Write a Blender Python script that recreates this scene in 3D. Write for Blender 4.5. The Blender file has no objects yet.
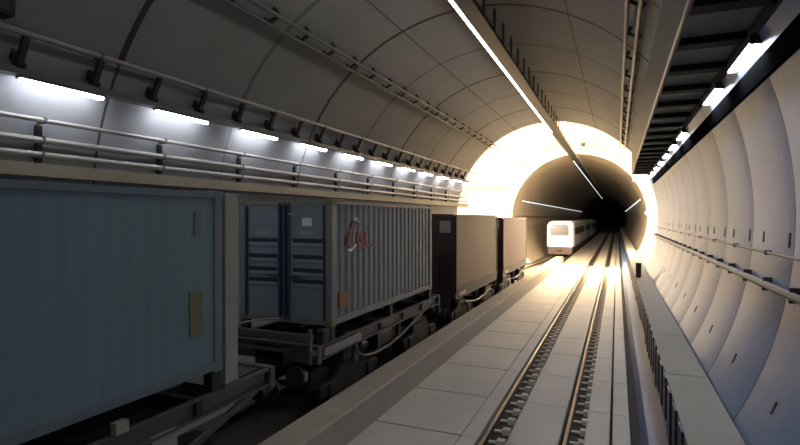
import bpy, math, random
from mathutils import Vector
random.seed(4)
C = bpy.context.scene.collection
PI = math.pi
H = 4.2            # eye height above the track slab; the tunnel axis runs at the same height
CX, R = -3.84, 6.0 # tunnel axis and lining radius
Y0, Y1, Y2, Y3 = -9.0, 33.0, 50.5, 420.0
FCX = -3.5         # axis of the far bore

# ------------------------------------------------------------------ materials
def lin(c):
    return tuple(((v/255)/12.92 if v/255 <= .04045 else ((v/255+.055)/1.055)**2.4) for v in c)

class NT:
    def __init__(s, name):
        s.m = bpy.data.materials.new(name); s.m.use_nodes = True
        s.t = s.m.node_tree; s.b = s.t.nodes['Principled BSDF']
    def n(s, k, **kw):
        o = s.t.nodes.new(k)
        for a, v in kw.items(): setattr(o, a, v)
        return o
    def l(s, a, b): s.t.links.new(a, b)
    def math(s, op, a, b=None, c=None):
        o = s.n('ShaderNodeMath', operation=op)
        for i, v in enumerate((a, b, c)):
            if v is None: continue
            if isinstance(v, (int, float)): o.inputs[i].default_value = v
            else: s.l(v, o.inputs[i])
        return o.outputs[0]
    def mix(s, f, a, b):
        o = s.n('ShaderNodeMix', data_type='RGBA')
        if isinstance(f, (int, float)): o.inputs[0].default_value = f
        else: s.l(f, o.inputs[0])
        for i, v in ((6, a), (7, b)):
            if isinstance(v, tuple): o.inputs[i].default_value = (*v, 1)
            else: s.l(v, o.inputs[i])
        return o.outputs[2]
    def noise(s, scale, vec=None, detail=4, stretch=None):
        o = s.n('ShaderNodeTexNoise'); o.inputs['Scale'].default_value = scale; o.inputs['Detail'].default_value = detail
        g = s.n('ShaderNodeNewGeometry')
        if stretch:
            mp = s.n('ShaderNodeMapping'); mp.inputs['Scale'].default_value = stretch
            s.l(g.outputs['Position'], mp.inputs[0]); s.l(mp.outputs[0], o.inputs[0])
        else: s.l(g.outputs['Position'], o.inputs[0])
        return o.outputs[0]

def mat(name, col, rough=.6, metal=0, var=.18, scale=3.0, bump=.05, stretch=None, spec=.5):
    k = NT(name); c = lin(col)
    nz = k.noise(scale, stretch=stretch)
    d = tuple(v*(1-var) for v in c); u = tuple(min(1, v*(1+var)) for v in c)
    k.l(k.mix(nz, d, u), k.b.inputs['Base Color'])
    k.b.inputs['Roughness'].default_value = rough; k.b.inputs['Metallic'].default_value = metal
    k.b.inputs['Specular IOR Level'].default_value = spec
    if bump:
        bp = k.n('ShaderNodeBump'); bp.inputs['Strength'].default_value = bump; bp.inputs['Distance'].default_value = .02
        k.l(k.noise(scale*8), bp.inputs['Height']); k.l(bp.outputs[0], k.b.inputs['Normal'])
    return k.m

def emit(name, col, strength):
    k = NT(name); c = lin(col)
    nz = k.noise(9.0)
    k.b.inputs['Base Color'].default_value = (*c, 1)
    k.l(k.mix(nz, tuple(v*.95 for v in c), c), k.b.inputs['Emission Color'])
    k.b.inputs['Emission Strength'].default_value = strength
    return k.m

def lining(name, col, seam_col, period, y_off, ring_w, angs=None, rough=.75, var=.16, cx=CX, weak=.5, bulge=0):
    """cast lining: dark joints every `period` metres along the tunnel and at given angles round it"""
    k = NT(name); c = lin(col); sc = lin(seam_col)
    g = k.n('ShaderNodeNewGeometry'); sp = k.n('ShaderNodeSeparateXYZ'); k.l(g.outputs['Position'], sp.inputs[0])
    x, y, z = sp.outputs
    f = k.math('FRACT', k.math('DIVIDE', k.math('SUBTRACT', y, y_off), period))
    dist = k.math('MULTIPLY', k.math('MINIMUM', f, k.math('SUBTRACT', 1.0, f)), period)
    seam = k.math('LESS_THAN', dist, ring_w)
    # every second ring joint is the faint one
    f2 = k.math('FRACT', k.math('DIVIDE', k.math('SUBTRACT', y, y_off - period*.5), period*2))
    fac = k.math('ADD', k.math('MULTIPLY', k.math('LESS_THAN', f2, .5), 1-weak), weak)
    seam = k.math('MULTIPLY', seam, fac)
    if angs:
        a = k.math('ARCTAN2', k.math('SUBTRACT', z, H), k.math('SUBTRACT', x, cx))
        for ang, w in angs:
            s2 = k.math('LESS_THAN', k.math('ABSOLUTE', k.math('SUBTRACT', a, math.radians(ang))), w/R)
            seam = k.math('MAXIMUM', seam, k.math('MULTIPLY', s2, .7))
    nz = k.noise(.7, detail=6); n2 = k.noise(1.2, detail=5, stretch=(1, 1, .25))
    base = k.mix(nz, tuple(v*(1-var) for v in c), tuple(min(1, v*(1+var)) for v in c))
    base = k.mix(k.math('MULTIPLY', n2, .25), base, tuple(v*.6 for v in c))
    k.l(k.mix(seam, base, sc), k.b.inputs['Base Color'])
    k.b.inputs['Roughness'].default_value = rough
    bp = k.n('ShaderNodeBump'); bp.inputs['Strength'].default_value = .3; bp.inputs['Distance'].default_value = .02
    hh = k.math('SUBTRACT', k.math('MULTIPLY', k.noise(5), .3), seam)
    if bulge:            # each cladding panel is slightly cushioned
        q = k.math('SUBTRACT', k.math('MULTIPLY', f, 2.0), 1.0)
        hh = k.math('ADD', k.math('MULTIPLY', hh, .02), k.math('MULTIPLY', k.math('SUBTRACT', 1.0, k.math('MULTIPLY', q, q)), bulge))
        bp.inputs['Strength'].default_value = 1; bp.inputs['Distance'].default_value = 1
    k.l(hh, bp.inputs['Height']); k.l(bp.outputs[0], k.b.inputs['Normal'])
    return k.m

M = {}
M['vault'] = lining('vault concrete', (132, 132, 129), (50, 42, 34), 3.55, 0.0, .07, [(110.6, .025), (63.9, .025), (157, .02)])
M['wall_l'] = lining('left wall concrete', (150, 150, 152), (70, 68, 66), 3.55, 0.0, .03)
M['wall_r'] = lining('right wall cladding', (104, 122, 150), (46, 50, 58), 2.25, 8.2, .022, rough=.5, var=.06, weak=.9, bulge=.085)
M['gallery'] = mat('white gallery lining', (235, 228, 210), .7, var=.04)
M['bore'] = lining('far bore lining', (140, 130, 116), (80, 76, 72), 3.5, 1.0, .05, cx=FCX)
M['slab'] = mat('track slab concrete', (188, 182, 172), .65, var=.12, scale=1.3, bump=.08)
M['bed'] = mat('dark track bed', (66, 58, 50), .9, var=.3, scale=4, bump=.3)
M['kerb'] = mat('kerb concrete', (160, 150, 134), .8, var=.14, scale=1.6, bump=.1)
M['walk'] = mat('walkway concrete', (150, 143, 130), .8, var=.1, scale=1.4, bump=.08)
M['joint'] = mat('dark joint filler', (40, 36, 32), .9)
M['side_panel'] = mat('pale blue grey painted side panel', (98, 120, 160), .5, var=.08, scale=1.5, stretch=(1, 1, .2))
M['fin'] = mat('navy painted steel fin', (42, 48, 66), .5, var=.1)
M['rail'] = mat('worn rail steel', (126, 114, 102), .42, metal=.6, var=.15)
M['railfoot'] = mat('rusty rail web', (56, 40, 30), .8, var=.25)
M['clip'] = mat('pale rail fastening', (196, 184, 164), .7, var=.15)
M['pipe'] = mat('galvanised pipe', (168, 164, 158), .42, metal=.35, var=.1)
M['pipe_dark'] = mat('dark painted pipe', (98, 92, 84), .5, var=.12)
M['bracket'] = mat('dark bracket steel', (42, 38, 36), .6, var=.15)
M['beam'] = mat('tan painted beam', (140, 130, 110), .6, var=.1)
M['tray'] = mat('dark cable tray', (26, 25, 24), .5, var=.15)
M['housing'] = mat('grey lamp channel', (84, 83, 82), .45, var=.1)
M['lamp'] = emit('cool lamp diffuser', (238, 244, 255), 32)
M['lampr'] = emit('cool lamp diffuser right', (226, 236, 255), 64)
M['striplamp'] = emit('white strip lamp diffuser', (250, 248, 250), 13)
M['farlamp'] = emit('dim far strip lamp', (225, 232, 240), 1.3)
M['fill_flood'] = emit('warm floodlight lens', (255, 240, 215), 30)  # lens glow of the added gallery floodlights
M['fascia'] = mat('brown grey duct fascia', (96, 90, 82), .6, var=.12)
M['soffit'] = mat('dark green grey soffit panel', (116, 120, 112), .6, var=.12)
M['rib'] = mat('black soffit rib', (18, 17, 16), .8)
M['chan'] = mat('grey duct lamp channel', (84, 83, 82), .9, spec=.1)
M['skirt'] = mat('matt black shade board', (20, 20, 20), 1.0, bump=0, spec=0.0)  # black that paints the shaded band on the right wall
M['teal'] = mat('teal blue container paint', (106, 126, 128), .5, var=.16, scale=1.1, stretch=(1, 1, .2), bump=.03)
M['teal_rail'] = mat('grey blue container rail paint', (102, 112, 116), .5, var=.12)
M['grey_blue'] = mat('grey blue container side paint', (118, 122, 120), .5, var=.14, scale=1.2, stretch=(1, 1, .2), bump=.03)
M['door_blue'] = mat('blue container door paint', (118, 126, 134), .5, var=.12, scale=1.5)
M['door_dark'] = mat('dark navy door bar', (56, 64, 80), .5, var=.12)
M['slot'] = mat('navy groove shade and gasket', (34, 40, 54), .7)  # shade colour of the door grooves; the gaskets share it
M['greypost'] = mat('pale grey green post paint', (150, 150, 134), .55, var=.12)
M['cont_post'] = mat('grey container post paint', (116, 118, 112), .5, var=.1)
M['ochre'] = mat('ochre painted mark', (112, 106, 78), .6, var=.2, scale=8)
M['orange'] = mat('faded orange mark', (138, 98, 58), .6, var=.25, scale=8)
M['maroon'] = mat('dark maroon lettering', (96, 26, 30), .5, var=.1)
M['red'] = mat('faded red lettering', (158, 58, 44), .5, var=.15)
M['white'] = mat('white paint', (226, 222, 216), .5, var=.05)
M['wagon'] = mat('black wagon steel', (38, 34, 32), .6, var=.25, scale=5, bump=.1)
M['wagon_grey'] = mat('worn grey wagon sill', (84, 79, 76), .55, var=.2, scale=4)
M['brown'] = mat('brown wagon paint', (84, 58, 44), .6, var=.16, scale=1.5, stretch=(1, 1, .3))
M['brown_dark'] = mat('dark brown wagon end', (58, 38, 32), .6, var=.15)
M['plac'] = mat('grey placard', (150, 140, 134), .6)
M['train'] = mat('white train paint', (238, 240, 244), .3, var=.03)
M['train_side'] = mat('grey train side paint', (150, 152, 154), .35, var=.06)
M['glass'] = mat('tinted train glass', (40, 44, 54), .25, var=.1)
M['black'] = mat('black rubber', (20, 20, 20), .7)

# ------------------------------------------------------------------ builders
WL = {}
class MB:
    def __init__(s): s.v = []; s.f = []
    def add(s, vs, fs):
        o = len(s.v); s.v += [tuple(p) for p in vs]; s.f += [tuple(i+o for i in f) for f in fs]; return s
    def box(s, x0, x1, y0, y1, z0, z1):
        return s.add([(x0,y0,z0),(x1,y0,z0),(x1,y1,z0),(x0,y1,z0),(x0,y0,z1),(x1,y0,z1),(x1,y1,z1),(x0,y1,z1)],
                     [(3,2,1,0),(4,5,6,7),(0,1,5,4),(1,2,6,5),(2,3,7,6),(3,0,4,7)])
    def prism(s, poly, y0, y1):               # xz outline swept along the tunnel
        n = len(poly)
        s.add([(x,y0,z) for x,z in poly]+[(x,y1,z) for x,z in poly],
              [tuple(range(n)), tuple(range(2*n-1,n-1,-1))]+[(i,i+n,(i+1)%n+n,(i+1)%n) for i in range(n)]); return s
    def prism_x(s, poly, x0, x1):             # yz outline swept across
        n = len(poly)
        s.add([(x0,y,z) for y,z in poly]+[(x1,y,z) for y,z in poly],
              [tuple(range(n-1,-1,-1)), tuple(range(n,2*n))]+[(i,(i+1)%n,(i+1)%n+n,i+n) for i in range(n)]); return s
    def tube(s, pts, r, n=8):
        pts = [Vector(p) for p in pts]; rings = []
        for i, p in enumerate(pts):
            t = (pts[min(i+1,len(pts)-1)]-pts[max(i-1,0)]).normalized()
            up = Vector((0,0,1)) if abs(t.z) < .9 else Vector((1,0,0))
            a = t.cross(up).normalized(); b = a.cross(t).normalized()
            rings.append([p+a*(math.cos(2*PI*k/n)*r)+b*(math.sin(2*PI*k/n)*r) for k in range(n)])
        o = len(s.v); s.v += [tuple(q) for rg in rings for q in rg]
        for i in range(len(pts)-1):
            for k in range(n): s.f.append((o+i*n+k, o+i*n+(k+1)%n, o+(i+1)*n+(k+1)%n, o+(i+1)*n+k))
        s.f.append(tuple(o+k for k in range(n-1,-1,-1))); s.f.append(tuple(o+(len(pts)-1)*n+k for k in range(n)))
        return s
    def bar(s, a, b, w, h):                   # square bar between two points
        a = Vector(a); b = Vector(b); t = (b-a).normalized()
        up = Vector((0,0,1)) if abs(t.z) < .95 else Vector((0,1,0))
        p = t.cross(up).normalized()*w/2; q = p.cross(t).normalized()*h/2
        vs = [c+i*p+j*q for c in (a,b) for i,j in ((-1,-1),(1,-1),(1,1),(-1,1))]
        return s.add(vs, [(0,1,2,3),(7,6,5,4),(0,4,5,1),(1,5,6,2),(2,6,7,3),(3,7,4,0)])
    def shell(s, cx, r, t, a0, a1, y0, y1, n=32, ny=1):   # thick piece of lining
        vs = []; fs = []
        for j in range(ny+1):
            y = y0+(y1-y0)*j/ny
            for i in range(n+1):
                a = math.radians(a0+(a1-a0)*i/n)
                vs.append((cx+r*math.cos(a), y, H+r*math.sin(a)))
                vs.append((cx+(r+t)*math.cos(a), y, H+(r+t)*math.sin(a)))
        w = 2*(n+1)
        for j in range(ny):
            for i in range(n):
                p = j*w+2*i; fs.append((p, p+2, p+2+w, p+w)); fs.append((p+1, p+1+w, p+3+w, p+3))
            p = j*w; fs.append((p, p+w, p+1+w, p+1)); q = j*w+2*n; fs.append((q, q+1, q+1+w, q+w))
        for i in range(n):
            p = 2*i; fs.append((p, p+1, p+3, p+2)); q = ny*w+2*i; fs.append((q, q+2, q+3, q+1))
        return s.add(vs, fs)
    def build(s, name, m, parent=None, smooth=False, bevel=0):
        me = bpy.data.meshes.new(name)
        if parent is not None: o = Vector(WL[parent.name])
        else:
            xs = [v[0] for v in s.v]; ys = [v[1] for v in s.v]; zs = [v[2] for v in s.v]
            o = Vector(((min(xs)+max(xs))/2, (min(ys)+max(ys))/2, min(zs)))
        me.from_pydata([tuple(Vector(v)-o) for v in s.v], [], s.f); me.update()
        import bmesh
        bm = bmesh.new(); bm.from_mesh(me); bmesh.ops.recalc_face_normals(bm, faces=bm.faces); bm.to_mesh(me); bm.free()
        me.materials.append(m if not isinstance(m, str) else M[m])
        ob = bpy.data.objects.new(name, me); C.objects.link(ob)
        if parent is not None: ob.parent = parent
        else: ob.location = o
        WL[ob.name] = tuple(o)
        if smooth:
            for p in me.polygons: p.use_smooth = True
            e = ob.modifiers.new('edges', 'EDGE_SPLIT'); e.split_angle = math.radians(35)
        if bevel:
            b = ob.modifiers.new('bevel', 'BEVEL'); b.width = bevel; b.segments = 2; b.limit_method = 'ANGLE'
        return ob

def tag(o, label, cat, group=None):
    o['label'] = label; o['category'] = cat
    if group: o['group'] = group
    return o
def thing(name, loc, label, cat, group=None):
    o = bpy.data.objects.new(name, None); C.objects.link(o); o.location = loc; o.empty_display_size = .2
    WL[o.name] = tuple(loc); return tag(o, label, cat, group)
def struct(o, label=None):
    o['kind'] = 'structure'
    if label: o['label'] = label
    return o
def dup(o, loc, label):
    r = o.copy(); C.objects.link(r); r.location = loc; r['label'] = label
    for ch in o.children:
        c = ch.copy(); C.objects.link(c); c.parent = r
        for g in ch.children:
            d = g.copy(); C.objects.link(d); d.parent = c
    return r
ORD = ['nearest','second','third','fourth','fifth','sixth','seventh','eighth','ninth','tenth','eleventh','twelfth','thirteenth','fourteenth','fifteenth']

def arcx_l(z): return CX-math.sqrt(R*R-(z-H)**2)
def arcx_r(z): return CX+math.sqrt(R*R-(z-H)**2)

# ------------------------------------------------------------------ the setting
A_WALK, A_SOF = -27.2, 23.4
struct(MB().shell(CX, R, .6, A_SOF, 150, Y0, Y1, 48).build('ceiling', 'vault', smooth=True))
struct(MB().shell(CX, R, .6, 150, 228, Y0, Y1, 28).build('wall_left', 'wall_l', smooth=True))
wall_r = struct(MB().shell(CX, R, .6, -30, A_SOF, Y0, Y1, 26).build('wall_right', 'wall_r', smooth=True))
# lit gallery, widened past the bores to hide added floodlights, and the far bore
struct(MB().shell(CX, 6.6, .4, -46, 226, Y1, Y2, 72).build('wall_gallery', 'gallery', smooth=True))
struct(MB().shell(FCX, R, 1.2, -50, 230, Y2, Y3, 72).build('wall_far', 'bore', smooth=True))
pr = []; pf = []; NR = 72
for i in range(NR+1):
    a = math.radians(-46+272*i/NR)
    for (cx_, rr) in ((FCX, R-.0), (CX, 6.62)):
        for yy in (Y2-.12, Y2): pr.append((cx_+rr*math.cos(a), yy, H+rr*math.sin(a)))
for i in range(NR):
    p = 4*i; pf += [(p,p+2,p+6,p+4),(p+1,p+5,p+7,p+3),(p,p+4,p+5,p+1),(p+2,p+3,p+7,p+6)]
pf += [(0,1,3,2),(4*NR,4*NR+2,4*NR+3,4*NR+1)]
struct(MB().add(pr, pf).build('trim_3', 'gallery'), 'white ring round the mouth of the far bore')
struct(MB().box(CX-7, CX+7.4, Y3, Y3+.4, -1, 12).build('wall_back', 'black'))
struct(MB().box(CX-7, CX+7.4, Y0-.4, Y0, -1, 12).build('wall_front', 'vault'))

floor = struct(MB().box(-9.6, 2.6, Y0, Y3, -.5, -.12).build('floor', 'bed'))
seams = []
y = 9.5-2.3*8
while y < Y3: seams.append(y); y += 2.3 if y < 80 else 11.5
def slabs(x0, x1, gap, name):
    m = MB()
    ys = [Y0]+[s for s in seams if s > Y0]+[Y3]
    for i, (a, b) in enumerate(zip(ys, ys[1:])):
        g = gap*(1.0 if i % 2 else .45)
        m.box(x0, x1, a+g/2, b-g/2, -.12, 0)
    return struct(m.build(name, 'slab', bevel=.012))
slabs(-4.6, -2.78, .07, 'floor_slab_strip')
slabs(-2.76, -2.44, .02, 'floor_rail_edge')
slabs(-1.9, -1.0, .03, 'floor_between_rails')
slabs(-.56, -.12, .02, 'floor_slab_right')
slabs(-.07, .25, .02, 'floor_gutter_edge')
kb = MB(); 
kb.prism([(-5.27,-.12),(-4.6,-.12),(-4.6,.57),(-4.63,.6),(-5.24,.6),(-5.27,.57)], Y0, 50.0)
struct(kb.build('trim_1', 'kerb'), 'low concrete kerb between freight line and passenger track')

# ------------------------------------------------------------------ right walkway
wz = H-2.74
w = MB()
ys = [Y0+3.4*i+2.1 for i in range(0, 60)]
ys = [Y0]+[q for q in ys if q < Y3-1]+[Y3]
for a, b in zip(ys, ys[1:]): w.box(.8, 1.445, a+.012, b-.012, wz-.1, wz)
walk = struct(w.build('floor_walkway', 'walk', bevel=.01), 'raised concrete walkway along the right wall')
struct(MB().prism([(.83,wz-.1),(1.42,wz-.1),(1.7,wz-.4),(1.6,-.12),(.46,-.12),(.55,.40),(.83,.47)], Y0, Y3).build('trim_2', 'walk'))
sp = thing('walkway_side_panel', (.42, 12, -.12), 'pale blue grey sloping side panel below the raised walkway edge', 'panel')
MB().prism([(.39,-.12),(.43,-.12),(.53,.41),(.83,.48),(.83,wz-.1),(.805,wz-.1),(.805,.515),(.50,.44)], Y0, 90).build('panel_sheet', 'side_panel', sp)
n = 0
for i in range(60):
    yy = 5.0+.8*i
    if yy > 52: break
    MB().box(.765, .80, yy, yy+.40, .515+.25*random.random(), wz-.005).build('fin', 'fin', sp)
# small black box standing on the walkway
bx = thing('trackside_box', (.9, 26.0, wz), 'small black equipment box standing on the walkway by the bright gallery', 'box')
MB().box(.81, 1.03, 25.8, 26.15, wz+.05, wz+.62).build('cabinet', 'black', bx, bevel=.02)
MB().box(.80, 1.05, 25.78, 26.17, wz+.62, wz+.67).build('lid', 'black', bx)
MB().box(.83, 1.01, 25.82, 26.12, wz, wz+.05).build('plinth', 'bracket', bx)

# ------------------------------------------------------------------ rails
def rail(xf, y0, y1, top, label, group=None, clips=True, step=2.0):
    n = max(2, int((y1-y0)/step)); P = [(xf(y0+(y1-y0)*i/n), y0+(y1-y0)*i/n) for i in range(n+1)]
    r = thing('rail', (xf(12), 12, -.12), label, 'rail', group)
    def sweep(prof, name, m):
        k = len(prof); v = []; f = []
        for x, y in P: v += [(x+a, y, b) for a, b in prof]
        for i in range(len(P)-1):
            for j in range(k): f.append((i*k+j, i*k+(j+1)%k, (i+1)*k+(j+1)%k, (i+1)*k+j))
        f.append(tuple(range(k))); f.append(tuple((len(P)-1)*k+j for j in range(k-1,-1,-1)))
        MB().add(v, f).build(name, m, r)
    t = top
    sweep([(-.036,t-.035),(.036,t-.035),(.036,t-.006),(.026,t),(-.026,t),(-.036,t-.006)], 'rail_head', 'rail')
    sweep([(-.07,-.12),(.07,-.12),(.07,-.105),(.012,-.09),(.012,t-.035),(-.012,t-.035),(-.012,-.09),(-.07,-.105)], 'rail_web', 'railfoot')
    if clips:
        yy = 8.0; k = 0
        far = MB()
        while yy < 48:
            for sd in ((1,) if clips == 1 else (1, -1)):
                x = xf(yy)+sd*.3
                q = far if k >= 60 else MB()
                q.prism_x([(yy-.1,-.12),(yy+.1,-.12),(yy+.075,-.02),(yy-.075,-.02)], x-.075, x+.075)
                q.box(min(x-sd*.24,x), max(x-sd*.24,x), yy-.045, yy+.045, -.105, -.075)
                if k < 60: q.build('rail_fastener', 'clip', r)
            yy += .55; k += 1
        if far.v:
            o = far.build('rail_fastener', 'clip', r); o['kind'] = 'stuff'
    return r
rail(lambda y: -2.317, Y0, Y3, .03, 'worn steel rail, left one of the near passenger track')
rail(lambda y: -.886, Y0, Y3, .03, 'worn steel rail, right one of the near passenger track, beside the walkway side')
FX = -6.72
def shift(y):
    t = min(1, max(0, (y-36)/20)); return 1.0*t*t*(3-2*t)
rail(lambda y: FX-.75+shift(y), Y0, Y3, .06, 'steel rail under the freight train, the one beside the left wall', clips=False)
rail(lambda y: FX+.75+shift(y), Y0, Y3, .06, 'steel rail under the freight train, the one beside the concrete kerb', clips=False)

# ------------------------------------------------------------------ pipes and ladders on the left
def pipe(x, z, r, label, m, step=2.64, y1=Y1+1.2, sq=False, clampy=5.9):
    p = thing('pipe', (x, 10, z), label, 'pipe')
    if sq: MB().box(x-.05, x+.05, Y0, y1, z-r, z+r).build('pipe_run', m, p)
    else: MB().tube([(x, Y0, z), (x, y1, z)], r, 10).build('pipe_run', m, p, smooth=True)
    yy = clampy-step*4
    while yy < Y1-.2:
        xw = arcx_l(z)
        MB().box(xw, x+r+.006, yy-.022, yy+.022, z-r-.008, z+r+.008).build('clamp', 'pipe_dark', p)
        yy += step
    return p
pipe(-8.86, H+3.01, .045, 'long thin pipe high on the left wall, above the lamp tray', 'pipe', 2.63, clampy=6.6)
pipe(-9.40, H+1.735, .045, 'upper of the galvanised pipes below the lamps on the left wall', 'pipe')
pipe(-9.46, H+1.385, .06, 'middle galvanised pipe below the lamps on the left wall', 'pipe')
pipe(-9.48, H+1.13, .055, 'lowest galvanised pipe on the left wall, just above the tan beam', 'pipe')
bm_ = tag(MB().box(arcx_l(H+.9)-.05, -9.4, Y0, Y1+1, H+.74, H+.97).build('wall_beam', 'beam'), 'flat tan beam along the left wall just above the container tops', 'beam')
# uprights that carry the three pipes
i = 0; yy = 5.9-1.32*2
while yy < Y1-1:
    o = MB().box(-9.62, -9.54, yy-.05, yy+.05, H+.97, H+1.66).build('pipe_upright', 'bracket', bpy.data.objects['wall_beam']) ; yy += 2.64

def ladder(name, pa, pb, r, label, m, step, yr0, rungm='bracket', hang=True, y1=Y1):
    (xa, za), (xb, zb) = pa, pb
    p = thing(name, ((xa+xb)/2, 10, min(za, zb)), label, 'cable ladder')
    for x, z in (pa, pb): MB().tube([(x, Y0, z), (x, y1, z)], r, 8).build('side_rail', m, p, smooth=True)
    yy = yr0
    while yy < y1-.1:
        q = MB().bar((xa,yy,za+.02), (xb,yy,zb+.02), .09, .06)
        for x, z in (pa, pb):
            d = Vector((x-CX, 0, z-H)).normalized()
            q.bar((x,yy,z), (CX+d.x*(R+.03), yy, H+d.z*(R+.03)), .09, .09)
        q.build('rung_bracket', rungm, p)
        yy += step
    return p
ladder('cable_ladder', (-7.5, H+4.53), (-7.2, H+4.66), .05, 'pair of pipes on dark brackets running along the upper left of the vault', 'pipe_dark', 1.3, 2.0)
ladder('cable_ladder', (.17, H+4.25), (.40, H+4.1), .045, 'cable ladder with dark rungs on the vault left of the service duct', 'pipe', 1.85, 3.6)

# lamp tray on the left wall
tz = H+2.36
t = thing('lamp_tray', (-9.1, 10, tz), 'grey lamp tray on dark brackets along the left wall', 'tray')
MB().prism([(-9.02,tz),(-9.02,tz+.12),(-9.05,tz+.12),(-9.05,tz+.03),(-9.19,tz+.03),(-9.19,tz)], Y0, Y1).build('tray_channel', 'housing', t)
MB().prism([(-9.16,tz+.03),(-9.16,tz+.07),(arcx_l(tz+.1)-.04,tz+.07),(arcx_l(tz+.1)-.04,tz+.03)], Y0, Y1).build('tray_shelf', 'tray', t)
yy = 6.6-2.63*3
while yy < Y1-.3:
    q = MB().bar((-9.10,yy,tz+.1), (-8.86,yy,H+2.95), .1, .08)
    q.bar((-9.02,yy,tz+.1), (arcx_l(H+2.75)-.03,yy,H+2.75), .12, .16)
    q.build('tray_bracket', 'bracket', t); yy += 1.315
def lamp_at(name, x, y, z, L, wid, label, group, lm, house=True):
    o = thing(name, (x, y, z), label, 'lamp', group)
    MB().box(x-wid/2-.02, x+wid/2+.02, y-.04, y+L+.04, z+.03, z+.075).build('lamp_housing', 'housing', o)
    MB().tube([(x, y, z+.015), (x, y+L, z+.015)], wid/2, 10).build('lamp_tube', lm, o, smooth=True)
    return o
lx, lz = -9.10, tz-.075
L0 = None
for k in range(-3, 11):
    yk = 5.33+2.72*k
    lab = ('cool white tube lamp under the left wall tray, %s of its row' % ORD[k]) if k >= 0 else 'cool white tube lamp under the left wall tray, behind the viewpoint'
    if L0 is None: L0 = lamp_at('tube_lamp', lx, yk, lz, 1.46, .09, lab, 'tube lamps along the left wall', 'lamp')
    else: dup(L0, (lx, yk, lz), lab)
# dark junction box at the near end of the high pipe
jb = thing('junction_box', (-8.95, 4.0, H+3.05), 'black junction box on the left wall above the high thin pipe, at top left corner', 'box')
MB().box(-8.85, -8.55, 3.6, 4.95, H+3.10, H+3.75).build('box_body', 'black', jb, bevel=.02)
MB().box(-8.55, -8.53, 3.7, 4.85, H+3.16, H+3.69).build('box_cover', 'bracket', jb)

# ------------------------------------------------------------------ crown cable tray with strip lamp
cz = H+5.3
t = thing('crown_tray', (-3.5, 10, cz), 'dark cable tray with a strip lamp hung under the crown of the vault', 'cable tray')
MB().prism([(-3.70,cz),(-3.70,cz+.16),(-3.67,cz+.16),(-3.67,cz+.03),(-3.29,cz+.03),(-3.29,cz+.16),(-3.26,cz+.16),(-3.26,cz)], Y0, 150).build('tray_channel', 'tray', t)
MB().tube([(-3.27,Y0,cz+.17),(-3.27,150,cz+.17)], .025, 6).build('tray_lip', 'pipe', t)
for xx in (-3.6,-3.5,-3.41): MB().tube([(xx,Y0,cz+.07),(xx,150,cz+.07)], .035, 6).build('cable', 'black', t)
def strip(m, a, b, name='strip_lamp'):
    return MB().tube([(-3.75,a,cz+.03),(-3.75,b,cz+.03)], .05, 8).build(name, m, t, smooth=True)
MB().box(-3.87, -3.63, Y0, 150, cz+.08, cz+.115).build('lamp_channel', 'housing', t)
ys_ = Y0+.05
while ys_ < Y1-.5:
    strip('striplamp', ys_, min(Y1, ys_+1.72)); ys_ += 1.82
strip('farlamp', Y2, 150)
yy = 2.0
while yy < Y1-.2:
    q = MB().bar((-3.24,yy,cz+.02),(-3.24,yy,H+math.sqrt(R*R-(-3.24-CX)**2)+.03), .03, .22)
    q.build('hanger', 'bracket', t); yy += 1.25
yy = Y2+2
while yy < 100:
    MB().bar((-3.24,yy,cz+.02),(-3.24,yy,H+6.02), .03, .14).build('hanger', 'bracket', t); yy += 6
for yy in (36.0, 41.0, 46.0):
    MB().bar((-3.24,yy,cz+.02),(-3.24,yy,H+6.6), .05, .14).build('hanger', 'beam', t)

# ------------------------------------------------------------------ overhead service duct on the right
dz = H+2.38
d = thing('service_duct', (1.2, 10, dz), 'wide overhead service duct with ribbed dark soffit along the right wall', 'duct')
YD = 31.0
MB().prism([(.73,dz),(.77,dz),(.77,H+3.92),(.73,H+3.9)], Y0, YD).build('fascia', 'fascia', d)
MB().tube([(.725,Y0,dz+.01),(.725,YD,dz+.01)], .022, 6).build('fascia_edge', 'pipe', d)
MB().prism([(.77,dz+.1),(1.62,dz+.1),(1.62,dz+.16),(.77,dz+.16)], Y0, YD).build('soffit', 'soffit', d)
MB().prism([(.77,dz+.16),(1.62,dz+.16),(1.62,dz+.25),(.77,H+3.85)], YD-.05, YD).build('end_plate', 'fascia', d)
yy = 6.75-1.4*6
while yy < YD:
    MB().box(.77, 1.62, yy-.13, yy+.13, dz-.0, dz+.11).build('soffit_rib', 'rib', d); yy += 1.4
MB().box(1.57, 1.73, Y0, YD, dz+.0, dz+.16).build('lamp_channel', 'chan', d)
MB().prism([(1.73,dz+.16),(1.73,dz-.03),(arcx_r(H+1.88)-.06,H+1.88),(arcx_r(H+1.88)+.03,H+1.88),(arcx_r(dz+.16)+.05,dz+.16)], Y0, YD).build('shade_board', 'skirt', d)  # black board standing in for the wall's shaded band beside the lamps
fb = MB()
yy = 4.0
L0 = None; k = 0
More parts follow.
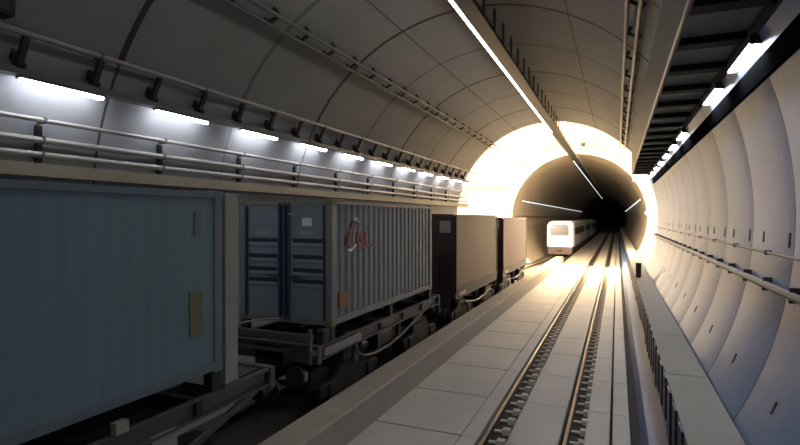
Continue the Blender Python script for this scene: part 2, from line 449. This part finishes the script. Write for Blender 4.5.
for i in range(-3, 10):
    yk = 7.9+2.5*i
    if i in (2, -1): continue           # one fitting in the row is dark
    lab = ('white box lamp under the service duct, %s of its row' % ORD[k]) if i >= 0 else 'white box lamp under the service duct, behind the viewpoint'
    if i >= 0: k += 1
    if L0 is None:
        o = L0 = thing('box_lamp', (1.65, yk, dz-.09), lab, 'lamp', 'box lamps under the service duct')
        MB().prism([(1.575,dz),(1.575,dz-.09),(1.59,dz-.09),(1.59,dz-.02),(1.71,dz-.02),(1.71,dz-.122),(1.725,dz-.122),(1.725,dz)], yk, yk+1.5).box(1.58,1.72,yk,yk+.02,dz-.122,dz-.01).box(1.58,1.72,yk+1.48,yk+1.5,dz-.122,dz-.01).build('lamp_housing', 'bracket', o)
        MB().box(1.592, 1.708, yk+.022, yk+1.478, dz-.094, dz-.03).build('lamp_diffuser', 'lampr', o)
    else: dup(L0, (1.65, yk, dz-.09), lab)

# ------------------------------------------------------------------ right wall pipework and slots
def wall_run(z, inset, r, label, m, step, y0c, cl, name='pipe', yend=Y1):
    x = arcx_r(z)-inset
    p = thing(name, (x, 10, z), label, 'pipe')
    MB().tube([(x,Y0,z),(x,yend,z)], r, 8).build('pipe_run', m, p, smooth=True)
    yy = y0c
    while yy < yend-.2:
        q = MB()
        if cl: q.box(x-.02, arcx_r(z), yy-.022, yy+.022, z-.02, z+r+.05).box(x-.03, x+.03, yy-.03, yy+.03, z-r-.03, z-r+.01)
        else: q.box(x-r-.01, arcx_r(z), yy-.03, yy+.03, z-r-.01, z+r+.01)
        q.build('clamp', 'bracket', p); yy += step
    return p
wall_run(H-.52, .05, .022, 'thin dark cable run along the middle of the right wall', 'pipe_dark', 2.25, 7.0, False, 'cable_run')
wall_run(H-.97, .09, .055, 'grey pipe on dark clamps along the right wall above the walkway', 'pipe_dark', 1.25, 5.2, True)
def slot_at(y, z, w, h):
    x = arcx_r(z); d = .03
    a = math.atan2(z-H, x-CX); dx = math.sin(a)*h/2; 
    MB().add([(x-.012+dx,y,z-h/2),(x-.012+dx,y+w,z-h/2),(x-.012-dx,y+w,z+h/2),(x-.012-dx,y,z+h/2),
              (x+.03+dx,y,z-h/2),(x+.03+dx,y+w,z-h/2),(x+.03-dx,y+w,z+h/2),(x+.03-dx,y,z+h/2)],
             [(0,1,2,3),(7,6,5,4),(0,4,5,1),(1,5,6,2),(2,6,7,3),(3,7,4,0)]).build('slot', 'black', wall_r)
for k in range(9):
    y = 8.35+2.25*k
    slot_at(y+.02, H-.30, .07, .20); slot_at(y+1.35, H-.30, .06, .17)
for k in range(8):
    slot_at(7.25+2.25*k, H-2.25+.02*k, .05, .15)

# ------------------------------------------------------------------ added gallery floodlights, dome camera, span cable
def area(name, loc, rot, sx, sy, e, col, spread):
    l = bpy.data.lights.new(name, 'AREA'); l.shape = 'RECTANGLE'; l.size = sx; l.size_y = sy; l.energy = e; l.color = col; l.spread = math.radians(spread)
    o = bpy.data.objects.new(name, l); C.objects.link(o); o.location = loc; o.rotation_euler = rot; return o
WARM = (1.0, .76, .50)
names = []
for row, (yy, tilt) in enumerate(((33.45, 1), (50.1, -1))):
    for i in range(7):
        a = math.radians(4+172*i/6); rr = 6.36
        x, z = CX+rr*math.cos(a), H+rr*math.sin(a)
        side = 'near' if row == 0 else 'far'
        o = thing('fill_floodlight', (x, yy, z), 'white floodlight added in the %s rim to light the bright gallery, %s from its right foot' % (side, ORD[i] if i else 'first'), 'fill_floodlight', 'added floodlights round the bright gallery')
        MB().box(x-.2, x+.2, yy-.12 if tilt > 0 else yy-.02, yy+.02 if tilt > 0 else yy+.12, z-.16, z+.16).build('lamp_housing', 'white', o, bevel=.02)
        MB().box(x-.17, x+.17, *((yy+.02, yy+.035) if tilt > 0 else (yy-.035, yy-.02)), z-.13, z+.13).build('lens', 'fill_flood', o)
        MB().bar((x,yy,z), (CX+6.62*math.cos(a), yy, H+6.62*math.sin(a)), .06, .06).build('yoke', 'white', o)
        d_ = Vector((CX-x, (24 if tilt > 0 else -8), (H-1.0 if tilt > 0 else 0)-z)).normalized()
        rot = d_.to_track_quat('-Z', 'Y').to_euler()
        area('gallery_fill', Vector((x, yy, z))+Vector((0, .05*tilt, 0)), rot, .4, .3, 1150 if tilt > 0 else 780, WARM, 90 if tilt > 0 else 74)
        # added fittings with area lights, invented to light the gallery
dc = thing('dome_camera', (-2.3, 40, H+6.0), 'small dark dome camera hung from the bright gallery ceiling', 'camera')
MB().tube([(-2.3,40,H+5.55),(-2.3,40,H+6.5)], .03, 8).build('stem', 'pipe_dark', dc)
bpts = []
m = MB(); 
for (za, ra) in ((0,.05),(.05,.13),(.14,.18),(.24,.16),(.3,.08)): bpts.append((za, ra))
ns = 14; vs = []; fs = []
for za, ra in bpts: vs += [(-2.3+ra*math.cos(2*PI*k/ns), 40+ra*math.sin(2*PI*k/ns), H+5.28+za) for k in range(ns)]
for i in range(len(bpts)-1):
    for k in range(ns): fs.append((i*ns+k, i*ns+(k+1)%ns, (i+1)*ns+(k+1)%ns, (i+1)*ns+k))
fs.append(tuple(range(ns))); fs.append(tuple((len(bpts)-1)*ns+k for k in range(ns)))
m.add(vs, fs).build('dome', 'black', dc, smooth=True)
tag(MB().tube([(-10.15,34.0,H+2.1),(-9.5,38,H+2.2),(-9.0,44,H+2.55),(-9.1,50.6,H+2.75)], .035, 6).build('span_cable', 'pipe_dark'), 'thin dark cable across the left side of the bright gallery', 'cable')

# far bore strip lamps
for nm, x, z, lab in (('strip_lamp', -8.95, H+1.75, 'long dim strip lamp on the left wall of the far bore'), ('strip_lamp', 2.02, H+1.75, 'long dim strip lamp on the right wall of the far bore')):
    o = thing(nm, (x, 60, z), lab, 'lamp')
    MB().box(x-.07, x+.07, Y2+3, 150, z+.03, z+.09).build('lamp_channel', 'housing', o)
    MB().box(x-.05, x+.05, Y2+3, 150, z-.03, z+.03).build('lamp_diffuser', 'farlamp', o)
    for yy in range(int(Y2)+5, 150, 8):
        xw = FCX+(1 if x > 0 else -1)*math.sqrt(R*R-(z-H+.06)**2)
        MB().box(min(x,xw), max(x,xw), yy-.05, yy+.05, z+.04, z+.08).build('arm', 'bracket', o)
o = tag(MB().tube([(-9.35,Y2,H+.2),(-9.35,150,H+.2)], .07, 8).build('wall_pipe', 'pipe_dark'), 'dark pipe on the left wall of the far bore behind the white train', 'pipe')

# ------------------------------------------------------------------ containers
XS, XL = -5.5, -7.94
CT, CB = H+.40, H-2.30
def corr_side(x, y0, y1, z0, z1, out, depth=.036, pitch=.28):
    prof = []; y = y0
    n = max(1, round((y1-y0)/pitch)); p = (y1-y0)/n
    for i in range(n):
        a = y0+i*p
        prof += [(a, 0), (a+p*.28, 0), (a+p*.5, -depth), (a+p*.78, -depth)]
    prof.append((y1, 0))
    vs = []; fs = []
    for yy, dd in prof:
        vs += [(x+out*dd, yy, z0), (x+out*dd, yy, z1), (x+out*(dd-.03), yy, z0), (x+out*(dd-.03), yy, z1)]
    for i in range(len(prof)-1):
        p = 4*i; fs += [(p,p+4,p+5,p+1), (p+2,p+3,p+7,p+6), (p+1,p+5,p+7,p+3), (p,p+2,p+6,p+4)]
    e = 4*(len(prof)-1); fs += [(0,1,3,2), (e,e+2,e+3,e+1)]
    return MB().add(vs, fs)
def casting(c, m):
    for yy in (c['y0'], c['y1']-.17):
        for xx in (XL, XS-.17):
            for z0, z1 in ((CB, CB+.12), (CT-.12, CT)):
                MB().box(xx-.005, xx+.175, yy-.005, yy+.175, z0-.002, z1+.004).build('corner_casting', m, c['o'], bevel=.012)
def container(y0, y1, label, side, railm, postm, end, pitch, rail_h=.17, depth=.036):
    o = thing('shipping_container', ((XS+XL)/2, (y0+y1)/2, CB), label, 'container')
    corr_side(XS-.025, y0+.15, y1-.15, CB+rail_h-.01, CT-.1, 1, pitch=pitch, depth=depth).build('side_wall', side, o)
    corr_side(XL+.025, y0+.15, y1-.15, CB+rail_h-.01, CT-.1, -1, pitch=pitch).build('side_wall', side, o)
    for x0, x1 in ((XL, XL+.1), (XS-.1, XS)):
        MB().box(x0, x1, y0+.16, y1-.16, CB+.03, CB+rail_h).build('bottom_rail', railm, o, bevel=.008)
        MB().box(x0, x1, y0+.16, y1-.16, CT-.11, CT-.02).build('top_rail', railm, o, bevel=.008)
        for ya in (y0, y1-.16):
            MB().box(x0 if x0 == XL else x1-.16, x0+.16 if x0 == XL else x1, ya, ya+.16, CB+.1, CT-.1).build('corner_post', postm, o, bevel=.01)
    MB().box(XL+.05, XS-.05, y0+.05, y1-.05, CT-.08, CT-.03).build('roof', side, o)
    MB().box(XL+.05, XS-.05, y0+.05, y1-.05, CB+.05, CB+.15).build('container_floor', 'wagon', o)
    for ya in (y0+.02, y1-.12):
        MB().box(XL+.16, XS-.16, ya, ya+.1, CT-.12, CT-.02).build('header', railm, o)
        MB().box(XL+.16, XS-.16, ya, ya+.1, CB+.02, CB+.14).build('sill', railm, o)
    MB().box(XL+.15, XS-.15, y1-.1, y1-.05, CB+.12, CT-.1).build('end_wall', end, o)
    return o
# near container
n1 = container(-6.1, 6.05, 'large teal blue shipping container filling the left foreground', 'teal', 'teal_rail', 'teal_rail', 'teal', .28, depth=.003)
casting({'y0': -6.1, 'y1': 6.05, 'o': n1}, 'teal_rail')
MB().box(XL+.15, XS-.15, -6.05, -6.0, CB+.12, CT-.1).build('end_wall', 'teal', n1)
MB().box(XS-.03, XS-.008, 5.42, 5.66, CB+.62, CB+1.25).build('ochre_mark', 'ochre', n1)['label'] = 'ochre painted mark'
MB().box(XS-.03, XS-.010, 5.52, 5.64, CB+2.05, CB+2.4).build('pale_stencil', 'teal_rail', n1)
# second container: door end towards the viewer
ya, yb = 9.28, 15.55
n2 = container(ya, yb, 'grey blue shipping container with red lettering and closed doors facing the viewpoint', 'grey_blue', 'cont_post', 'cont_post', 'grey_blue', .29)
casting({'y0': ya, 'y1': yb, 'o': n2}, 'ochre')
xm = (XS+XL)/2
for lx0, lx1, s in ((XL+.165, xm-.13, 1), (xm+.13, XS-.165, -1)):
    dr = MB().box(lx0, lx1, ya+.03, ya+.08, CB+.14, CT-.13).build('door', 'door_blue', n2, bevel=.008)
    for zz in (H-.49, H-.84, H-1.13, H-1.37):
        MB().box(lx0+.09, lx1-.05, ya+.022, ya+.04, zz-.045, zz+.045).build('groove_shade', 'slot', dr)  # dark strip painted in for the shade of a door groove
        MB().prism_x([(ya+.03,zz-.14),(ya+.012,zz-.125),(ya+.012,zz-.065),(ya+.03,zz-.05)], lx0+.09, lx1-.05).build('pressed_ridge', 'door_blue', dr)
    MB().box(lx0+.02, lx1-.02, ya+.02, ya+.04, CT-.21, CT-.16).build('hinge_strip', 'door_blue', dr)
MB().box(xm-.13, xm+.13, ya+.04, ya+.08, CB+.14, CT-.13).build('door_seal', 'door_dark', n2)
for xx in (xm-.12, xm+.02, xm+.13):
    lb = MB().tube([(xx, ya+.01, CB+.08), (xx, ya+.01, CT-.06)], .028, 8).build('locking_bar', 'door_dark', n2, smooth=True)
for xx in (XL+.2, XS-.19):
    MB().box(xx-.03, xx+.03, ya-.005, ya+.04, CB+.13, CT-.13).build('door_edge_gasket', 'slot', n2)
for xx, s in ((xm-.12, -1), (xm+.13, 1)):
    MB().box(min(xx, xx+s*.2), max(xx, xx+s*.2), ya-.02, ya+.025, CT-.335, CT-.295).build('bar_bracket', 'plac', n2)
    MB().box(min(xx, xx+s*.3), max(xx, xx+s*.3), ya-.03, ya+.0, CB+1.02, CB+1.06).build('door_handle', 'door_dark', n2)
MB().box(XS-.75, XS-.52, ya+.018, ya+.032, H-.17, H-.0).build('placard', 'white', n2)['label'] = 'small white placard'
MB().box(XS-.85, XS-.45, ya+.022, ya+.032, H-.36, H-.27).build('stencil', 'plac', n2)
MB().box(XL+.45, XL+.85, ya+.022, ya+.032, H-.38, H-.28).build('stencil', 'plac', n2)
# red lettering on the side: tall slanting C with two small letters and a swoosh
def ribbon(pts, w, x, m, name, parent):
    q = MB(); k = len(pts); vs = []; fs = []
    for i, (y, z) in enumerate(pts):
        a = pts[max(0, i-1)]; b = pts[min(k-1, i+1)]
        t = Vector((b[0]-a[0], b[1]-a[1])).normalized(); nn = Vector((-t.y, t.x))
        ww = w[i] if isinstance(w, (list, tuple)) else w
        vs += [(x, y+nn.x*ww/2, z+nn.y*ww/2), (x, y-nn.x*ww/2, z-nn.y*ww/2), (x-.05, y+nn.x*ww/2, z+nn.y*ww/2), (x-.05, y-nn.x*ww/2, z-nn.y*ww/2)]
    for i in range(k-1):
        p = 4*i; fs += [(p,p+4,p+5,p+1), (p+2,p+3,p+7,p+6), (p,p+2,p+6,p+4), (p+1,p+5,p+7,p+3)]
    e = 4*(k-1); fs += [(0,1,3,2), (e,e+2,e+3,e+1)]
    return q.add(vs, fs).build(name, m, parent)
lg = XS-.018
Cpts = [(10.50,H-.10),(10.40,H-.06),(10.28,H-.12),(10.12,H-.28),(10.00,H-.46),(9.98,H-.58),(10.06,H-.63),(10.22,H-.62),(10.34,H-.57)]
ribbon([(10.54,H-.09),(10.42,H-.03),(10.30,H-.06)], [.03,.06,.03], lg, 'white', 'logo_outline', n2)
ribbon([(10.00,H-.70),(10.14,H-.73),(10.30,H-.68),(10.40,H-.60)], [.03,.06,.06,.03], lg, 'white', 'logo_outline', n2)
L1 = ribbon(Cpts, [.03,.07,.10,.12,.13,.12,.10,.08,.03], lg+.006, 'maroon', 'logo_letter', n2); L1['label'] = 'tall slanting dark red letter'
ribbon([(10.62,H-.36),(10.50,H-.34),(10.44,H-.46),(10.47,H-.57),(10.58,H-.56),(10.66,H-.42),(10.70,H-.58)], .065, lg+.004, 'red', 'logo_letter', n2)
ribbon([(10.90,H-.34),(10.86,H-.46),(10.88,H-.58),(10.98,H-.57)], .07, lg+.004, 'red', 'logo_letter', n2)
ribbon([(10.95,H-.23),(10.94,H-.28)], .07, lg+.004, 'red', 'logo_dot', n2)
ribbon([(10.26,H-.72),(10.6,H-.70),(11.0,H-.68),(11.4,H-.64)], [.03,.08,.07,.02], lg+.004, 'maroon', 'logo_swoosh', n2)
MB().box(XS-.06, XS-.012, 9.62, 10.02, CB+.34, CB+.68).build('orange_mark', 'orange', n2)['label'] = 'faded orange square mark'

# ------------------------------------------------------------------ wagons
def wheelset(y, o, zr=.06, r=.44):
    for xx in (FX-.75, FX+.75):
        vs = []; fs = []; ns = 24
        prof = [(-.065,.12),(-.065,r+.03),(-.04,r+.03),(-.03,r),(.07,r-.01),(.07,.12)]
        s = 1 if xx < FX else -1
        for px, pr in prof: vs += [(xx-s*px*-1, y+pr*math.cos(2*PI*k/ns), zr+r+pr*math.sin(2*PI*k/ns)) for k in range(ns)]
        for i in range(len(prof)-1):
            for k in range(ns): fs.append((i*ns+k, i*ns+(k+1)%ns, (i+1)*ns+(k+1)%ns, (i+1)*ns+k))
        fs.append(tuple(range(ns))); fs.append(tuple((len(prof)-1)*ns+k for k in range(ns)))
        MB().add(vs, fs).build('wheel', 'wagon', o, smooth=True)
    MB().tube([(FX-.9,y,zr+r),(FX+.9,y,zr+r)], .07, 10).build('axle', 'wagon', o)
def bogie(yc, par, top):
    b = MB()
    for xx in (FX-1.02, FX+1.02):
        b.prism_x([(yc-1.35,.42),(yc-1.35,.66),(yc-.7,.72),(yc-.45,.95),(yc+.45,.95),(yc+.7,.72),(yc+1.35,.66),(yc+1.35,.42),(yc+.75,.36),(yc+.4,.24),(yc-.4,.24),(yc-.75,.36)], xx-.07, xx+.07)
        for dy in (-.9, .9): b.box(xx-.11, xx+.11, yc+dy-.14, yc+dy+.14, .36, .68)
    b.box(FX-1.0, FX+1.0, yc-.25, yc+.25, .6, top)
    o = b.build('bogie', 'wagon', par, bevel=.015)
    for dy in (-.9, .9): wheelset(yc+dy, o)
    return o
SZ = H-2.6   # sill top
def buffers(par, y, s):
    for xx in (FX-.87, FX+.87):
        b = MB().tube([(xx,y,1.05),(xx,y+s*.28,1.05)], .1, 12).build('buffer', 'wagon', par, smooth=True)
        MB().tube([(xx,y+s*.28,1.05),(xx,y+s*.32,1.05)], .22, 16).build('buffer_plate', 'wagon', b, smooth=True)
    MB().box(FX-.12, FX+.12, min(y, y+s*.42), max(y, y+s*.42), .9, 1.12).build('coupler', 'wagon', par)
def flat_wagon(y0, y1, label, bogs):
    o = thing('flat_wagon', (FX, (y0+y1)/2, .06), label, 'wagon')
    for xx in (XL+.02, XS-.14):
        sl = MB().box(xx+.0, xx+.03, y0, y1, SZ-.3, SZ).box(xx, xx+.12, y0, y1, SZ-.04, SZ).box(xx, xx+.12, y0, y1, SZ-.3, SZ-.27)
        sl.build('side_sill', 'wagon_grey', o)
    MB().box(FX-.35, FX+.35, y0, y1, SZ-.5, SZ-.05).build('centre_sill', 'wagon', o)
    n_ = int((y1-y0)/1.5)
    for i in range(n_+1):
        yy = y0+.1+(y1-y0-.2)*i/n_; MB().box(XL+.05, XS-.05, yy-.06, yy+.06, SZ-.25, SZ-.03).build('cross_member', 'wagon', o)
    for yy in (y0, y1-.14): MB().box(XL, XS, yy, yy+.14, SZ-.36, SZ+.02).build('headstock', 'wagon_grey', o, bevel=.015)
    for b in bogs: bogie(b, o, SZ-.3)
    buffers(o, y0, -1); buffers(o, y1, 1)
    return o
w1 = flat_wagon(-7.4, 7.35, 'black flat wagon carrying the large teal container in the foreground', (-5.0, 4.9))
w2 = flat_wagon(8.75, 16.4, 'black flat wagon carrying the grey blue container with red lettering', (10.4, 14.9))
def bolsters(par, ys):
    for yy in ys:
        for xx in (XL+.02, XS-.2): MB().box(xx, xx+.18, yy-.09, yy+.09, SZ-.02, CB+.001).build('container_bolster', 'wagon', par, bevel=.015)
bolsters(w1, (-6.0, -2.9, .1, 3.1, 5.95)); bolsters(w2, (9.37, 12.4, 15.45))
# pale lashing block between near container and its sill
MB().box(XS-.10, XS+.02, 4.25, 4.42, SZ-.0, SZ+.14).build('lashing_block', 'greypost', w1)
# end stanchion of the near wagon
st = MB().box(XS-.24, XS-.02, 6.14, 6.42, SZ-.02, CT-.02).build('end_stanchion', 'greypost', w1, bevel=.012)
MB().box(XS-.30, XS+.0, 6.10, 6.46, SZ-.02, SZ+.05).build('stanchion_foot', 'wagon_grey', st)
MB().box(XS-.27, XS+.0, 6.12, 6.45, H-1.30, H-1.24).build('stanchion_band', 'plac', st)
MB().box(XL+.1, XS-.25, 6.14, 7.3, SZ-.06, SZ-.02).build('end_deck_plate', 'wagon_grey', w1)
# diagonal strut bars under near sill
MB().bar((XS-.06,2.6,SZ-.28),(XS-.06,3.6,SZ-.85),.06,.12).bar((XS-.06,3.6,SZ-.85),(XS-.06,4.8,SZ-.85),.06,.10).bar((XS-.06,4.8,SZ-.85),(XS-.06,6.9,SZ-.28),.06,.10).build('truss_bar', 'wagon_grey', w1)
for yy in (3.75, 4.8): MB().box(XS-.1, XS-.04, yy, yy+.42, SZ-.62, SZ-.26).build('white_plate', 'plac', w1)
# end rails of the second wagon
er = MB().bar((XL+.05,8.55,H-2.38),(XS-.02,8.55,H-2.38),.10,.14).bar((XL+.05,8.55,H-2.68),(XS-.55,8.55,H-2.68),.05,.06)
for xx in (XL+.1, XS-.07): er.bar((xx,8.55,SZ-.3),(xx,8.55,H-2.2),.06,.07).bar((xx,8.55,SZ-.1),(xx,8.85,SZ-.1),.06,.1)
er.build('end_rail', 'wagon_grey', w2)
MB().tube([(XL+.3,8.6,H-2.34),(XL+.7,8.62,H-2.2),(XL+1.15,8.7,H-2.12),(XL+1.4,8.9,H-2.12)], .025, 6).build('brake_hose', 'plac', w2, smooth=True)
MB().box(XS-.18, XS+.01, 8.92, 9.2, SZ, SZ+.32).build('end_stop', 'wagon', w2, bevel=.04)
MB().box(XS-.05, XS+.005, 9.0, 10.6, SZ-.24, SZ-.08).build('white_plate', 'plac', w2)
MB().box(XS-.04, XS+.0, 8.3, 8.36, SZ-.55, SZ-.38).build('lamp_bracket', 'plac', w2)
cv = []
for (y, z) in ((10.3,-.25),(10.45,-.5),(10.75,-.66),(11.3,-.74),(12.2,-.74),(13.0,-.66),(13.7,-.52),(14.5,-.38),(15.4,-.1)): cv.append((XS-.02, y, SZ+z))
MB().tube(cv, .035, 8).build('brake_pipe', 'wagon_grey', w2, smooth=True)
for yy in (10.35, 11.6, 12.9, 14.0): MB().box(XS-.13, XS-.03, yy, yy+.16, SZ-.7, SZ-.28).build('pipe_bracket', 'wagon_grey' if yy < 11 else 'wagon', w2)
MB().box(XS-.5, XS-.1, 11.9, 13.2, SZ-.75, SZ-.33).build('brake_tank', 'wagon', w2, bevel=.08)

def covered_wagon(y0, y1, zt, label, lit):
    o = thing('covered_wagon', (FX, (y0+y1)/2, .06), label, 'wagon')
    zb = H-2.75; x0, x1 = FX-1.22, FX+1.22
    q = MB().prism([(x0,zb),(x1,zb),(x1,zt-.12),(x1-.12,zt-.03),(FX,zt),(x0+.12,zt-.03),(x0,zt-.12)], y0+.02, y1-.02)
    q.build('body', 'brown', o)
    for yy in (y0, y1-.06): MB().prism([(x0+.02,zb+.0),(x1-.02,zb),(x1-.02,zt-.14),(FX,zt-.02),(x0+.02,zt-.14)], yy, yy+.06).build('end_wall', 'brown_dark', o)
    for xx in (x0-.03, x1-.05):
        for yy in (y0, y1-.14): MB().box(xx, xx+.08, yy, yy+.14, zb-.02, zt-.1).build('corner_post', 'brown_dark', o, bevel=.01)
        MB().box(xx, xx+.08, y0, y1, zb-.04, zb+.1).build('bottom_rail', 'brown_dark', o)
        MB().box(xx+.01, xx+.07, y0, y1, zt-.2, zt-.1).build('top_rail', 'brown', o)
    MB().box(x1-.62, x1-.2, y0-.02, y0+.01, H-.55, H-.1).build('placard', 'plac', o)
    for k in range(4): MB().box(x1-.7, x1-.15, y0-.07, y0-.03, zb+.25+.35*k, zb+.29+.35*k).build('ladder_rung', 'wagon', o)
    ld = MB()
    for xx in (x1-.7, x1-.17): ld.box(xx, xx+.03, y0-.07, y0-.03, zb+.0, zb+1.5)
    for zz in (zb+.08, zb+1.42): ld.box(x1-.7, x1-.67, y0-.05, y0+.02, zz, zz+.03).box(x1-.17, x1-.14, y0-.05, y0+.02, zz, zz+.03)
    ld.build('ladder_side', 'wagon', o)
    MB().box(x0, x1, y0, y1, zb-.3, zb-.02).build('underframe', 'wagon', o)
    for yy in (y0+1.3, y1-1.3): bogie(yy, o, zb-.25)
    buffers(o, y0, -1); buffers(o, y1, 1)
    MB().box(x1-.06, x1+.03, y0+.4, y0+1.3, zb-.2, zb-.06).build('white_plate', 'plac', o)
    c = [(x1-.02, y0+(y1-y0)*t, zb-.25-.5*math.sin(PI*t)) for t in (.2,.3,.4,.5,.6,.7,.8)]
    MB().tube(c, .04, 6).build('truss_rod', 'wagon_grey', o, smooth=True)
    return o
covered_wagon(18.2, 25.2, H+.17, 'brown covered wagon directly behind the grey blue container', 0)
covered_wagon(26.7, 34.2, H+.05, 'brown covered wagon last in the freight train, at the bright gallery', 1)

# ------------------------------------------------------------------ white passenger train
TX, TY = -5.75, 57.8
tr = thing('passenger_train', (TX, TY+10, .06), 'white fronted passenger train with grey sides coming out of the far bore', 'train')
def rrect(wd, z0, z1, rt, rb, n=5):
    pts = []
    for cx_, cz_, r, a0 in ((wd/2-rb, z0+rb, rb, -90), (wd/2-rt, z1-rt, rt, 0), (-wd/2+rt, z1-rt, rt, 90), (-wd/2+rb, z0+rb, rb, 180)):
        for i in range(n+1):
            a = math.radians(a0+90*i/n); pts.append((cx_+r*math.cos(a), cz_+r*math.sin(a)))
    return pts
def loft(secs):
    vs = []; fs = []; k = None
    for y, pts in secs:
        k = len(pts); vs += [(TX+px, y, pz) for px, pz in pts]
    for i in range(len(secs)-1):
        for j in range(k): fs.append((i*k+j, i*k+(j+1)%k, (i+1)*k+(j+1)%k, (i+1)*k+j))
    fs.append(tuple(range(k-1, -1, -1))); fs.append(tuple((len(secs)-1)*k+j for j in range(k)))
    return MB().add(vs, fs)
loft([(TY+.0, rrect(2.35,1.12,3.62,.55,.2)), (TY+.06, rrect(2.5,1.07,3.72,.6,.22)), (TY+.2, rrect(2.66,1.02,3.82,.62,.22)), (TY+.5, rrect(2.76,1.0,3.88,.62,.2)), (TY+2.2, rrect(2.78,1.0,3.9,.6,.15))]).build('cab', 'train', tr, smooth=True)
loft([(TY-.03, rrect(1.95,2.28,3.5,.42,.2)), (TY+.03, rrect(2.02,2.24,3.54,.44,.2))]).build('windscreen', 'glass', tr, smooth=True)
for s in (-1, 1):
    MB().box(TX+s*.85-.2, TX+s*.85+.2, TY-.02, TY+.03, 1.5, 1.66).build('headlight', 'white', tr, bevel=.03)
MB().box(TX-.95, TX+.95, TY-.06, TY-.03, 2.78, 2.82).build('wiper', 'black', tr)
MB().prism([(TX-1.2,.25),(TX+1.2,.25),(TX+1.28,1.05),(TX-1.28,1.05)], TY+.25, TY+2.2).build('skirt', 'brown_dark', tr)
MB().box(TX-.2, TX+.2, TY-.25, TY+.3, .65, .95).build('coupler', 'wagon', tr, bevel=.03)
for i in range(3):
    a = TY+2.2+20.4*i if i else TY+2.2; b = TY+2.2+20.4*(i+1)-.5
    MB().prism([(TX+px, pz) for px, pz in rrect(2.76,1.0,3.88,.5,.08)], a, b).build('carriage', 'train_side', tr)
    MB().box(TX-1.4, TX+1.4, a+1, b-1, 2.3, 3.1).build('window_band', 'glass', tr)
    MB().box(TX-1.15, TX+1.15, a+.2, b-.2, .4, 1.02).build('underframe', 'wagon', tr)
    for yy in (a+2, a+4.2, b-4.2, b-2):
        for xx in (TX-.72, TX+.72): MB().tube([(xx-.06,yy,.5),(xx+.06,yy,.5)], .44, 16).build('wheel', 'wagon', tr)

# ------------------------------------------------------------------ world, camera, view
wd = bpy.data.worlds.new('world'); bpy.context.scene.world = wd; wd.use_nodes = True
wd.node_tree.nodes['Background'].inputs[0].default_value = (.6, .7, .85, 1)
wd.node_tree.nodes['Background'].inputs[1].default_value = .05
cam = bpy.data.cameras.new('camera'); co = bpy.data.objects.new('camera', cam); C.objects.link(co)
co.location = (0, 0, H); co.rotation_euler = (math.radians(90-.50), 0, math.radians(23.05))
cam.sensor_width = 36; cam.lens = 510/800*36; cam.clip_start = .05; cam.clip_end = 500
sc = bpy.context.scene; sc.camera = co
vs_ = sc.view_settings; vs_.view_transform = 'Standard'; vs_.look = 'None'; vs_.gamma = 1; vs_.use_curve_mapping = False; vs_.exposure = .34
